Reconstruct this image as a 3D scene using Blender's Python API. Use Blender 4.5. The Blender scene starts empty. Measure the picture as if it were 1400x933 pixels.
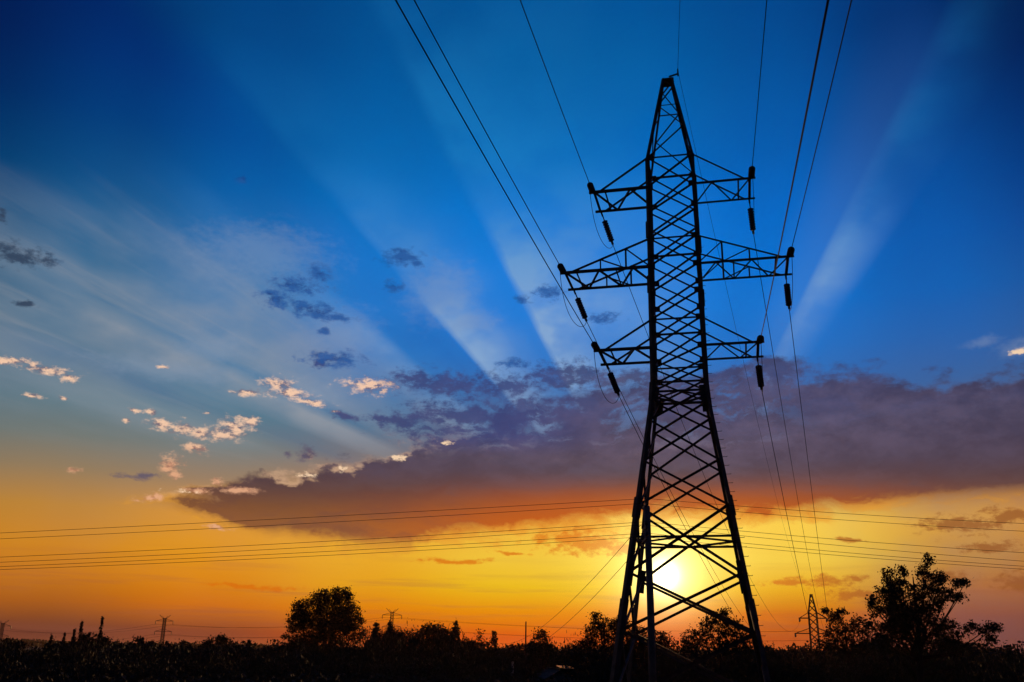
import bpy, math, random
import numpy as np
from mathutils import Vector, Matrix, noise as mnoise
random.seed(7)
rng = np.random.default_rng(7)
scn = bpy.context.scene
col = scn.collection
R = math.radians

# ------------------------------------------------------------------ camera
EYE = 1.7                       # eye height over the ground at the pylon's foot
FPX, HOR, ROLL = 1290.984, 896.133, -0.0162     # measured on the 1400 x 933 photograph
PIT = math.atan((HOR - 466.5) / FPX)
cd = bpy.data.cameras.new('camera'); cam = bpy.data.objects.new('camera', cd); col.objects.link(cam)
cd.sensor_width = 36; cd.lens = FPX / 1400 * 36; cd.clip_start = .1; cd.clip_end = 20000
cam.matrix_world = Matrix.Translation((0, 0, EYE)) @ Matrix.Rotation(math.pi / 2 + PIT, 4, 'X') @ Matrix.Rotation(-ROLL, 4, 'Z')
scn.camera = cam

def ray(px, py):
    a = px - 700; b = 466.5 - py; c, s = math.cos(ROLL), math.sin(ROLL)
    x = (a * c + b * s) / FPX; u = (-a * s + b * c) / FPX
    return Vector((x, math.cos(PIT) - u * math.sin(PIT), math.sin(PIT) + u * math.cos(PIT)))
def azel(px, py):
    r = ray(px, py)
    return math.degrees(math.atan2(r.x, r.y)), math.degrees(math.atan2(r.z, math.hypot(r.x, r.y)))
def at(px, py, Y):              # the point seen at a pixel, Y metres in front of the camera
    r = ray(px, py) * (Y / ray(px, py).y)
    return Vector((r.x, r.y, r.z + EYE))
def proj(az, el):               # direction -> photograph pixel (only used to look up sky colours)
    az, el = R(az), R(el)
    X, Y, Z = math.sin(az) * math.cos(el), math.cos(az) * math.cos(el), math.sin(el)
    d = Y * math.cos(PIT) + Z * math.sin(PIT); u = -Y * math.sin(PIT) + Z * math.cos(PIT)
    d = max(d, .05); x, y = FPX * X / d, FPX * u / d; c, s = math.cos(ROLL), math.sin(ROLL)
    return 700 + x * c - y * s, 466.5 - (x * s + y * c)

SUN_AZ, SUN_EL = azel(908, 787)
# ------------------------------------------------------------------ world
W = bpy.data.worlds.new('World'); scn.world = W; W.use_nodes = True
nt = W.node_tree; nt.nodes.clear(); N = nt.nodes; Lk = nt.links.new
W.cycles.sampling_method = 'MANUAL'; W.cycles.sample_map_resolution = 512

def lin(c):
    return tuple(((v / 255) / 12.92 if v / 255 <= .04045 else ((v / 255 + .055) / 1.055) ** 2.4) for v in c)
class V:
    def __init__(s, k): s.k = k
    def __add__(a, b): return M('ADD', a, b)
    def __radd__(a, b): return M('ADD', b, a)
    def __sub__(a, b): return M('SUBTRACT', a, b)
    def __rsub__(a, b): return M('SUBTRACT', b, a)
    def __mul__(a, b): return M('MULTIPLY', a, b)
    def __rmul__(a, b): return M('MULTIPLY', b, a)
    def __truediv__(a, b): return M('DIVIDE', a, b)
def put(sock, v):
    if isinstance(v, V): Lk(v.k, sock)
    elif isinstance(v, (tuple, list)) and sock.type == 'RGBA': sock.default_value = (*v[:3], 1)
    else: sock.default_value = v
def M(op, a, b=None, c=None):
    n = N.new('ShaderNodeMath'); n.operation = op
    for i, v in enumerate((a, b, c)):
        if v is not None: put(n.inputs[i], v)
    return V(n.outputs[0])
def VM(op, a, b=None, c=None, out=0):
    n = N.new('ShaderNodeVectorMath'); n.operation = op
    for i, v in enumerate((a, b, c)):
        if v is not None: put(n.inputs[i], v)
    return V(n.outputs[out])
def dot(a, b): return VM('DOT_PRODUCT', a, b, out=1)
def comb(x, y, z=0.0):
    n = N.new('ShaderNodeCombineXYZ'); put(n.inputs[0], x); put(n.inputs[1], y); put(n.inputs[2], z); return V(n.outputs[0])
def smooth(x, a, b, lo=0., hi=1.):
    n = N.new('ShaderNodeMapRange'); n.interpolation_type = 'SMOOTHSTEP'
    for i, v in enumerate((x, a, b, lo, hi)): put(n.inputs[i], v)
    return V(n.outputs[0])
def clampr(x, a, b, lo=0., hi=1.):
    n = N.new('ShaderNodeMapRange')
    for i, v in enumerate((x, a, b, lo, hi)): put(n.inputs[i], v)
    return V(n.outputs[0])
def mix(f, a, b, mode='MIX'):
    n = N.new('ShaderNodeMix'); n.data_type = 'RGBA'; n.blend_type = mode; n.clamp_factor = True
    put(n.inputs[0], f); put(n.inputs[6], a); put(n.inputs[7], b); return V(n.outputs[2])
def noise(vec, scale=1., detail=4., rough=.55, out=0, lac=2.):
    n = N.new('ShaderNodeTexNoise'); n.noise_dimensions = '3D'
    put(n.inputs['Vector'], vec); n.inputs['Scale'].default_value = scale
    n.inputs['Detail'].default_value = detail; n.inputs['Roughness'].default_value = rough; n.inputs['Lacunarity'].default_value = lac
    return V(n.outputs[out])
def ramp(x, stops, interp='LINEAR', color=True):
    n = N.new('ShaderNodeValToRGB'); cr = n.color_ramp; cr.interpolation = interp; put(n.inputs[0], x)
    while len(cr.elements) < len(stops): cr.elements.new(.5)
    for e, (p, c) in zip(cr.elements, stops):
        e.position = p; e.color = (*c[:3], 1) if color else (c, c, c, 1)
    return V(n.outputs[0])
def curve(x, pts, lo, hi, vmax):        # piecewise linear y(x); x in [lo,hi], y in [0,vmax]
    x = clampr(x, lo, hi)
    st = [(min(1, max(0, (p - lo) / (hi - lo))), v / vmax) for p, v in sorted(pts)]
    r = ramp(x, st, 'LINEAR', False)
    return r * vmax

tc = N.new('ShaderNodeTexCoord'); D = VM('NORMALIZE', V(tc.outputs['Generated']))
sx = N.new('ShaderNodeSeparateXYZ'); Lk(D.k, sx.inputs[0]); dx, dy, dz = (V(o) for o in sx.outputs)
AZ = M('ARCTAN2', dx, dy) * (180 / math.pi)
EL = M('ARCSINE', dz) * (180 / math.pi)
P = comb(AZ, EL)

# clear-sky colours by bearing and height (sRGB as seen)
YS = [0, 100, 200, 300, 400, 500, 550, 600, 650, 700, 750, 800, 830, 860, 890]
XS = [0, 200, 400, 600, 800, 1000, 1200, 1400]
TAB = [
 [(0,27,82),(0,38,103),(0,52,120),(0,68,138),(0,72,146),(0,66,138),(0,48,112),(0,28,78)],
 [(0,38,92),(0,52,122),(0,66,142),(0,84,158),(0,92,166),(0,84,162),(4,66,138),(0,38,98)],
 [(0,56,106),(0,68,134),(0,82,160),(0,98,178),(0,100,184),(0,94,180),(2,78,158),(0,52,122)],
 [(14,78,116),(22,96,150),(0,104,184),(0,116,208),(0,118,214),(0,112,210),(0,92,182),(8,70,148)],
 [(62,96,122),(56,116,158),(50,118,180),(0,120,218),(20,128,222),(0,122,220),(0,102,194),(30,88,156)],
 [(98,118,136),(96,126,150),(62,120,168),(24,110,196),(50,120,196),(40,116,200),(30,104,182),(66,92,140)],
 [(98,118,124),(88,122,140),(74,122,152),(60,112,172),(70,112,168),(60,108,168),(50,100,160),(80,92,130)],
 [(116,116,104),(110,118,112),(92,120,130),(90,112,142),(90,104,140),(90,104,140),(90,100,130),(110,90,100)],
 [(160,124,76),(148,124,92),(140,118,100),(150,112,90),(160,110,80),(170,110,80),(150,100,80),(130,95,80)],
 [(192,138,56),(206,144,62),(228,162,74),(238,172,84),(240,184,84),(250,206,94),(247,206,96),(205,128,60)],
 [(204,134,44),(220,148,48),(232,166,52),(236,188,78),(246,220,100),(248,230,120),(243,204,84),(206,128,46)],
 [(188,112,36),(212,128,26),(226,148,34),(230,180,50),(238,210,46),(240,208,60),(222,150,44),(184,106,46)],
 [(148,86,50),(192,104,26),(222,124,18),(226,152,8),(232,164,10),(234,140,18),(196,108,36),(158,90,48)],
 [(100,58,46),(108,60,46),(158,76,32),(218,86,0),(224,94,0),(216,88,4),(150,76,38),(126,68,40)],
 [(108,58,44),(116,62,50),(146,72,44),(190,76,12),(204,76,8),(186,74,20),(136,66,40),(104,52,36)]]
TAB = [[(r, g - (7 if j > 8 else 0), max(0, b - (24 if 8 < j < 13 else 6 if j > 12 else 0))) for r, g, b in row] for j, row in enumerate(TAB)]
TL = np.array([[lin(c) for c in row] for row in TAB])
TL[10:, 7] *= (.72, .66, .6); TL[12:, 6] *= (.9, .82, .7); TL[11:, 0] *= (.94, .92, 1)
def look(px, py):
    px = min(max(px, XS[0]), XS[-1]); py = min(max(py, YS[0]), YS[-1])
    i = min(max(np.searchsorted(XS, px) - 1, 0), len(XS) - 2); j = min(max(np.searchsorted(YS, py) - 1, 0), len(YS) - 2)
    u = (px - XS[i]) / (XS[i + 1] - XS[i]); v = (py - YS[j]) / (YS[j + 1] - YS[j])
    return (TL[j, i] * (1 - u) + TL[j, i + 1] * u) * (1 - v) + (TL[j + 1, i] * (1 - u) + TL[j + 1, i + 1] * u) * v
ELS = [-1, 1, 2.4, 3.8, 5.4, 7.4, 9.4, 11.2, 13, 15, 17.5, 20, 23, 26, 29, 32, 35, 39, 46]
AZS = [-34, -25.5, -17, -8.5, 0, 8.5, 17, 25.5, 33]
e01 = clampr(EL, 0, 46)
base = None
for k, a in enumerate(AZS):
    c = ramp(e01, [(max(0, e) / 46, look(*proj(a, e))) for e in ELS], 'LINEAR')
    base = c if base is None else mix(smooth(AZ, AZS[k - 1], a) if k % 1 == 0 else 0, base, c)

# frame round the sun: straight beams fan out from it
sd = Vector((math.sin(R(SUN_AZ)) * math.cos(R(SUN_EL)), math.cos(R(SUN_AZ)) * math.cos(R(SUN_EL)), math.sin(R(SUN_EL))))
sr = sd.cross(Vector((0, 0, 1))).normalized(); su = sr.cross(sd)
cs = dot(D, tuple(sd)); sr_, su_ = dot(D, tuple(sr)), dot(D, tuple(su))
front = smooth(cs, .2, .5)
csm = M('MAXIMUM', cs, .15)
TX, TY = sr_ / csm, su_ / csm
TH = M('ARCTAN2', TX, TY) * (180 / math.pi)             # 0 = straight up from the sun, negative = left
RAD = M('SQRT', TX * TX + TY * TY)                      # tangent of the distance from the sun
ANG = M('ARCCOSINE', M('MINIMUM', cs, 1.)) * (180 / math.pi)
def polar(px, py):
    d = ray(px, py).normalized(); c = d.dot(sd); x, y = d.dot(sr) / c, d.dot(su) / c
    return math.degrees(math.atan2(x, y)), math.hypot(x, y)

wn = noise(P, .22, 6, .6, out=1)                          # a drifting warp, shared by all clouds
w1 = VM('SUBTRACT', wn, (.5, .5, .5))
wf = noise(VM('MULTIPLY', P, (1, 1.7, 1)), 1.3, 8, .68)
n_str = noise(VM('MULTIPLY', VM('ADD', P, VM('SCALE', w1, None)), (.5, 1.6, 1)), .35, 7, .58)

# --- light bands of thin cirrus combed by the beams (left) ---
rad_n = noise(comb(TH * .13, RAD * 1.6, 3.), 1., 5, .55)
rad_n2 = noise(comb(TH * .5, RAD * 2.2, 7.), 1., 5, .6)
leftreg = smooth(AZ, azel(520, 450)[0], azel(300, 450)[0]) * smooth(EL, 27, 19) * smooth(EL, 9, 13)
sky = mix(leftreg * smooth(rad_n, .42, .68) * .34, base, lin((150, 158, 168)))
sky = mix(leftreg * smooth(rad_n2, .50, .72) * .20, sky, lin((170, 165, 165)))
# --- beams ---
def th(px, py): return polar(px, py)[0]
eA, eB = th(663, 510), th(764, 508); eC = th(545, 495)
rays = [(-100, .0), (-80, .04), (th(107, 529), .05), (th(322, 575), -.16), (th(460, 606), .02), (th(455, 600), .26), (th(440, 574), .46), (th(390, 548), .40), (th(326, 503), -.05), (th(300, 470), .26), (th(330, 420), .22), (th(530, 478), .30), (eC, .22), (th(560, 480), -.10), (th(480, 330), -.12), (eA - 3, -.16), (eA - .5, -.12), (eA + .8, .42), (eA + 4, .34), (eA + 9, .10), (eB - 1.5, .02), (eB - .2, .04), (eB + 1., .62), (eB + 5, .50), (eB + 12, .30), (-4, .16), (6, .06), (17, -.06), (th(1080, 440), .0), (th(1100, 430), .40), (th(1150, 300), .16), (th(1160, 430), -.08), (46, -.1), (100, 0)]
rays = sorted((max(-100, min(100, a)), v) for a, v in rays)
rr = ramp(clampr(TH + (rad_n - .5) * 1.0, -100, 100), [((a + 100) / 200, (v + .3)) for a, v in rays][:32], 'LINEAR', False) - .3
renv = smooth(RAD, .14, .24) * smooth(TH, -60, -53) * (smooth(RAD, .60, .26) * .85 + smooth(RAD, .95, .5) * .28) * front
renv = M('MAXIMUM', renv, smooth(RAD, .24, .46) * .95 * smooth(RAD, .9, .6) * smooth(TH, -52, -58) * front)
renv = renv * (.35 + smooth(noise(VM('MULTIPLY', P, (1, 1.6, 1)), .13, 4, .55), .34, .66) * .95)
bri = M('MAXIMUM', rr, 0.) * renv; drk = M('MAXIMUM', rr * -1., 0.) * renv
sky = mix(M('MINIMUM', bri * 1.5, .8), sky, mix(smooth(EL, 18, 30), mix(smooth(TH, -56, -50), lin((158, 160, 166)), lin((140, 172, 208))), lin((36, 138, 202))))
sky = mix(drk * 2.0, sky, mix(smooth(EL, 13, 18), lin((66, 104, 142)), lin((0, 88, 176))))
# faint continuation of the first edge to the zenith
zen = smooth(TH, eA - 3.5, eA + 2.5) * smooth(RAD, .30, .6) * front
sky = mix(zen * .10 * smooth(TH, 25, -10), sky, lin((0, 128, 178)))
far_r = smooth(TH, th(1180, 300), th(1150, 300)) * smooth(TH, th(1070, 300), th(1140, 300)) * smooth(RAD, .2, .3) * smooth(RAD, .75, .3) * front
sky = mix(far_r * .12, sky, lin((120, 150, 190)))

def ellipses(lst, warp=1.0, fine=.9):
    Pw = VM('ADD', P, VM('SCALE', w1, None))
    Pw.k.node.inputs[1].links[0].from_node.inputs['Scale'].default_value = warp
    d = None
    for (x, y, rx, ry) in lst:
        a, e = azel(x, y); a1 = azel(x + rx, y)[0] - a; e1 = azel(x, y - ry)[1] - e
        v = VM('MULTIPLY_ADD', Pw, (1 / a1, 1 / e1, 0), (-a / a1, -e / e1, 0))
        q = VM('LENGTH', v, out=1)
        d = q if d is None else M('MINIMUM', d, q)
    return 1 - d + (wf - .5) * fine * 3.6
# soft pale patches
pale = ellipses([(295, 470, 60, 26), (470, 455, 60, 40), (360, 350, 110, 50), (600, 400, 60, 50), (230, 500, 130, 18), (640, 440, 45, 20), (420, 540, 60, 26), (1395, 480, 40, 14), (1340, 470, 30, 8)], 2.2, .42)
sky = mix(smooth(pale, -.25, .9) * .30, sky, lin((140, 156, 180)))

# --- the great cloud bank ---
wl_ = VM('ADD', P, VM('SCALE', w1, None)); wl_.k.node.inputs[1].links[0].from_node.inputs['Scale'].default_value = 3.2
top = [(150, 684), (205, 672), (260, 663), (320, 656), (370, 645), (440, 632), (520, 618), (560, 600), (620, 592), (680, 572), (740, 548), (800, 532), (880, 520), (960, 500), (1050, 489), (1130, 496), (1200, 504), (1280, 510), (1340, 516), (1400, 502)]
bot = [(150, 684), (210, 692), (260, 706), (330, 724), (400, 738), (480, 754), (560, 760), (620, 742), (700, 734), (800, 726), (900, 716), (980, 714), (1050, 718), (1120, 708), (1200, 698), (1300, 692), (1400, 686)]
AZw = AZ + (noise(VM('MULTIPLY', P, (1, 1.5, 3)), .3, 6, .6) - .5) * 9
T_ = curve(AZw, [azel(*p) for p in top], -34, 34, 30)
B_ = curve(AZw, [azel(*p) for p in bot], -34, 34, 30)
lumps = noise(VM('MULTIPLY', P, (1, 1.5, 1)), .42, 8, .6)
thick = smooth(AZ, azel(170, 680)[0], azel(640, 600)[0])
eln = EL + (lumps - .5) * (1.1 + thick * 3.0)
a_top = smooth((T_ - eln) / (.9 + thick * 1.2) + (n_str - .5) * 1.6, -.05, .42)
low_n = noise(VM('MULTIPLY', wl_, (.35, 1.6, 1)), .5, 7, .6)
a_bot = smooth(EL + (low_n - .5) * (2.0 + thick * 1.6) - B_, -.35, .3 + thick * .9)
bank = a_top * a_bot * smooth(AZ + (low_n - .5) * 12, azel(170, 690)[0], azel(290, 690)[0])
# torn strips over the bank's left shoulder
strips = ellipses([(600, 522, 80, 22), (690, 535, 74, 26), (760, 520, 70, 20), (570, 572, 66, 18), (620, 588, 96, 24), (640, 560, 100, 18), (720, 562, 70, 26), (800, 512, 80, 18), (860, 520, 70, 18), (520, 565, 30, 8), (470, 560, 25, 8), (370, 648, 16, 10), (435, 500, 14, 6), (420, 617, 10, 6), (450, 633, 22, 8)], 2.6, .8)
sA = smooth(strips, -.1, .75) * .92
tear = smooth(noise(VM('MULTIPLY', wl_, (.4, 1.3, 1)), .8, 7, .62), .50, .68)
window = smooth(EL, azel(800, 640)[1], azel(800, 590)[1]) * smooth(AZ, azel(1150, 550)[0], azel(1000, 550)[0])
bank = M('MAXIMUM', bank, sA) * (1 - window * tear * .75)
def byrow(rows): return [((azel(900, y)[1] - 5) / 19, lin(c)) for y, c in sorted(rows, reverse=True)]
cA = byrow([(470, (34, 66, 128)), (500, (52, 70, 120)), (530, (64, 72, 114)), (560, (72, 72, 108)), (600, (84, 75, 98)), (640, (90, 76, 92)), (665, (106, 74, 74)), (685, (150, 78, 42)), (705, (188, 88, 22)), (730, (208, 102, 18))])
cB = byrow([(470, (34, 58, 116)), (500, (48, 60, 108)), (540, (58, 62, 98)), (580, (66, 63, 88)), (620, (74, 65, 86)), (650, (84, 67, 78)), (680, (100, 70, 62)), (700, (128, 80, 48)), (725, (150, 92, 48))])
b01 = clampr(EL + (low_n - .5) * 2.2, 5.0, 24.)
cbank = mix(smooth(M('ABSOLUTE', AZ - SUN_AZ), 6, 24), ramp(b01, cA), ramp(b01, cB))
cbank = mix(smooth(n_str, .45, .72) * .22 * smooth(EL, 10, 14), cbank, lin((104, 104, 142)))
cbank = mix(smooth(low_n, .62, .36) * .34, cbank, lin((52, 46, 66)))
lowglow = smooth(EL, 10.6, 7.6) * smooth(M('ABSOLUTE', AZ - SUN_AZ), 17, 2)
cbank = mix(lowglow * .85, cbank, lin((208, 92, 4)))
cbank = mix(smooth(lumps, .36, .68) * .22 * smooth(EL, 9.5, 12.5), mix(.12, cbank, lin((24, 28, 60))), lin((128, 112, 140)))
cbank = mix(smooth(AZ, azel(860, 560)[0], azel(700, 560)[0]) * smooth(EL, azel(600, 625)[1], azel(600, 590)[1]) * .55, cbank, lin((42, 64, 128)))
sky = mix(bank * .97, sky, cbank)
rim = bank * (1 - bank) * 4
rimw = smooth(AZ, azel(760, 600)[0], azel(500, 600)[0]) * smooth(lumps, .44, .64) * smooth(EL, azel(600, 585)[1], azel(600, 625)[1])
sky = mix(rim * rimw * smooth(EL - (T_ + B_) * .5, -.1, .5) * .5, sky, lin((236, 190, 150)))
rimb = rim * smooth(EL, 9.5, 8.0) * smooth(low_n, .35, .6)
sky = mix(rimb * .5, sky, lin((248, 172, 52)))

# --- separate small clouds ---
def lit_clouds(lst, warp, fine, dark, bright, amt=1., tilt=(.35, -.6), soft=.7):
    d = ellipses(lst, warp, fine); a = smooth(d, -.15, 1.0)
    sh = noise(VM('MULTIPLY', P, (1, 1.7, 1)), 1.3, 8, .62)
    off = VM('MULTIPLY', VM('ADD', P, (tilt[0], tilt[1] * .6, 0)), (1, 1.7, 1))
    sh2 = noise(off, 1.3, 3, .62)
    k = smooth(sh - sh2 + (d - .5) * .08, -.16, .10)
    c = mix(k, dark, bright)
    return a * amt, c
a, c = lit_clouds([(x, y, rx * 1.45, ry * 1.5) for x, y, rx, ry in [(10, 345, 24, 13), (40, 352, 22, 10), (68, 358, 14, 7), (5, 297, 7, 8), (405, 390, 30, 8), (380, 410, 20, 9), (420, 418, 30, 8), (460, 434, 18, 5), (437, 374, 14, 7), (440, 453, 8, 5),
    (455, 492, 34, 9), (550, 350, 24, 9), (570, 357, 10, 5), (535, 390, 10, 6), (750, 398, 15, 8), (717, 409, 8, 5), (825, 434, 18, 5), (705, 500, 17, 4), (330, 247, 8, 4), (195, 649, 24, 4), (418, 618, 9, 9), (395, 618, 5, 3), (35, 415, 12, 3), (435, 425, 20, 6), (365, 402, 12, 4)]],
    1.4, 1.1, lin((22, 58, 122)), lin((34, 84, 152)), .88)
sky = mix(a * smooth(AZ, azel(60, 300)[0], azel(160, 300)[0]), sky, mix(smooth(EL, 15.5, 12.5), c, lin((92, 84, 104))))
sky = mix(a * smooth(AZ, azel(160, 300)[0], azel(60, 300)[0]), sky, lin((44, 60, 84)))
a, c = lit_clouds([(12, 494, 34, 8), (60, 505, 38, 8), (92, 515, 17, 8), (45, 541, 14, 4), (88, 543, 10, 3), (184, 560, 9, 4), (208, 562, 10, 6), (172, 573, 8, 4),
    (222, 579, 26, 10), (250, 585, 26, 12), (275, 591, 20, 12), (300, 593, 28, 13), (322, 585, 28, 15), (342, 579, 12, 10), (268, 613, 18, 9), (236, 634, 18, 15), (242, 649, 12, 8),
    (338, 537, 26, 6), (378, 528, 24, 13), (395, 540, 34, 9), (425, 551, 30, 6), (505, 526, 40, 12), (225, 498, 13, 3), (103, 642, 14, 5), (296, 658, 9, 7), (270, 672, 20, 5), (325, 669, 32, 6), (205, 682, 22, 6), (295, 720, 22, 4), (455, 560, 8, 3), (285, 563, 5, 3)],
    1.1, 1.0, lin((112, 88, 104)), lin((250, 204, 170)), .95)
sky = mix(a * .95, sky, mix(smooth(EL, 12.5, 9.5) * .6, c, lin((214, 140, 92))))
bright = ellipses([(424, 649, 15, 5), (545, 625, 14, 5), (612, 604, 9, 4), (470, 640, 8, 4), (250, 674, 24, 4), (1392, 482, 12, 6)], .8, 1.9)
sky = mix(smooth(bright, .1, 1.1) * .9, sky, lin((250, 214, 176)))
# low orange shreds
low = ellipses([(806, 744, 70, 15), (770, 735, 50, 12), (850, 752, 40, 12), (1130, 797, 62, 9), (1080, 800, 40, 6), (1310, 716, 60, 14), (1380, 704, 40, 14), (1160, 738, 24, 4), (1390, 792, 30, 16), (1290, 790, 60, 8), (1350, 745, 50, 8), (1180, 818, 60, 10), (620, 770, 60, 4), (340, 800, 60, 4), (700, 757, 30, 3), (1060, 842, 60, 7)], 1.6, 1.1)
low_c = mix(smooth(AZ, 12, 24), lin((216, 108, 8)), lin((146, 84, 40)))
sky = mix(smooth(low, -.2, .8) * .8, sky, low_c)
# flat veils close to the horizon
veil = noise(VM('MULTIPLY', P, (.12, 2.2, 1)), .8, 5, .55)
sky = mix(smooth(veil, .48, .70) * smooth(EL, 6.5, 3.) * smooth(EL, .2, 1.2) * .30, sky, lin((150, 84, 60)))
# --- the sun in the haze ---
g1 = M('EXPONENT', ANG * ANG * (-1 / .4)) * .75 + M('EXPONENT', ANG * -1.05) * .46; g2 = M('EXPONENT', ANG * -.62); g3 = M('EXPONENT', ANG * -.5)
att = 1 - bank * .80
lowsky = smooth(EL, 1.0, 4.2)
add = VM('SCALE', (1., .9, .62), None); add.k.node.inputs['Scale'].default_value = 1; Lk((g1 * 4.0).k, add.k.node.inputs['Scale'])
ad2 = VM('SCALE', (1.0, .90, .30), None); Lk((g2 * 1.0 * lowsky).k, ad2.k.node.inputs['Scale'])
ad3 = VM('SCALE', (.30, .20, .0), None); Lk((g3 * .6 * lowsky).k, ad3.k.node.inputs['Scale'])
glow = VM('ADD', VM('ADD', add, ad2), ad3); gl = VM('SCALE', glow, None); Lk(att.k, gl.k.node.inputs['Scale'])
sky = VM('ADD', sky, gl)
# the half of the sky behind the photographer is deep dusk
back = smooth(dy, .45, -.1)
sky = mix(back, sky, lin((10, 24, 52)))
sky = mix(smooth(EL, 48, 62), sky, lin((4, 22, 66)))
sky = mix(smooth(EL, -.5, -4), sky, lin((24, 16, 12)))
bg = N.new('ShaderNodeBackground'); Lk(sky.k, bg.inputs[0]); bg.inputs[1].default_value = 1
ns = N.new('ShaderNodeTexSky'); ns.sky_type = 'NISHITA'; ns.sun_disc = False
ns.sun_elevation = R(SUN_EL); ns.sun_rotation = R(SUN_AZ); ns.altitude = 120
bg2 = N.new('ShaderNodeBackground'); Lk(ns.outputs[0], bg2.inputs[0]); bg2.inputs[1].default_value = .0004
ash = N.new('ShaderNodeAddShader'); Lk(bg.outputs[0], ash.inputs[0]); Lk(bg2.outputs[0], ash.inputs[1])
wo = N.new('ShaderNodeOutputWorld'); Lk(ash.outputs[0], wo.inputs[0])

# ------------------------------------------------------------------ sun and exposure
sl = bpy.data.lights.new('sun', 'SUN'); sl.energy = 2.0; sl.angle = R(.55); sl.color = (1, .52, .18)
so = bpy.data.objects.new('sun', sl); col.objects.link(so)
so.rotation_euler = (sd).to_track_quat('Z', 'Y').to_euler()
scn.view_settings.view_transform = 'Standard'; scn.view_settings.look = 'None'
scn.view_settings.exposure = 0; scn.view_settings.gamma = 1; scn.view_settings.use_curve_mapping = False
scn.cycles.max_bounces = 4; scn.cycles.volume_bounces = 0

# ------------------------------------------------------------------ materials
def mat(name, c, rough=.8, metal=0., var=.4, scale=6., bump=0.):
    m = bpy.data.materials.new(name); m.use_nodes = True; t = m.node_tree; b = t.nodes['Principled BSDF']
    b.inputs['Roughness'].default_value = rough; b.inputs['Metallic'].default_value = metal
    tcn = t.nodes.new('ShaderNodeTexCoord'); n = t.nodes.new('ShaderNodeTexNoise'); n.inputs['Scale'].default_value = scale; n.inputs['Detail'].default_value = 6
    t.links.new(tcn.outputs['Object'], n.inputs['Vector'])
    r = t.nodes.new('ShaderNodeValToRGB'); t.links.new(n.outputs[0], r.inputs[0])
    r.color_ramp.elements[0].position = .3; r.color_ramp.elements[1].position = .7
    r.color_ramp.elements[0].color = (*[v * (1 - var) for v in c], 1); r.color_ramp.elements[1].color = (*[v * (1 + var) for v in c], 1)
    t.links.new(r.outputs[0], b.inputs['Base Color'])
    if bump:
        bp = t.nodes.new('ShaderNodeBump'); bp.inputs['Strength'].default_value = bump
        t.links.new(n.outputs[0], bp.inputs['Height']); t.links.new(bp.outputs[0], b.inputs['Normal'])
    return m
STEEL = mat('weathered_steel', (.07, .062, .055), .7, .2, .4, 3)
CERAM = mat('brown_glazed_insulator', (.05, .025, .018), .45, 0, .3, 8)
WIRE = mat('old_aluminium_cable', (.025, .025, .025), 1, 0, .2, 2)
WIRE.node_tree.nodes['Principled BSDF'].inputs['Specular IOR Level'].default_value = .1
CONC = mat('old_concrete', (.22, .2, .18), .9, 0, .3, 4, .3)
WOOD = mat('tarred_wood', (.05, .04, .03), .9, 0, .4, 3, .3)
BARK = mat('bark', (.035, .028, .022), .95, 0, .4, 8, .5)
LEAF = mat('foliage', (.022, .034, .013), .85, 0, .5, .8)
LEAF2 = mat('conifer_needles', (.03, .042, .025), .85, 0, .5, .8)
GRASS = mat('dry_grass', (.04, .038, .018), .95, 0, .4, 1.2)
SOIL = mat('field_ground', (.05, .045, .028), 1, 0, .5, .05)
ROOF = mat('slate_roofing', (.05, .048, .046), 1, 0, .4, 4, .3)
WALLM = mat('plaster_wall', (.25, .22, .19), .9, 0, .2, 3)
ROOF.node_tree.nodes['Principled BSDF'].inputs['Specular IOR Level'].default_value = .1
TIN = mat('bright_tin', (.6, .58, .55), .12, .9, .2, 5)
BRICK = mat('chimney_brick', (.2, .09, .06), .9, 0, .3, 9)

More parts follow.
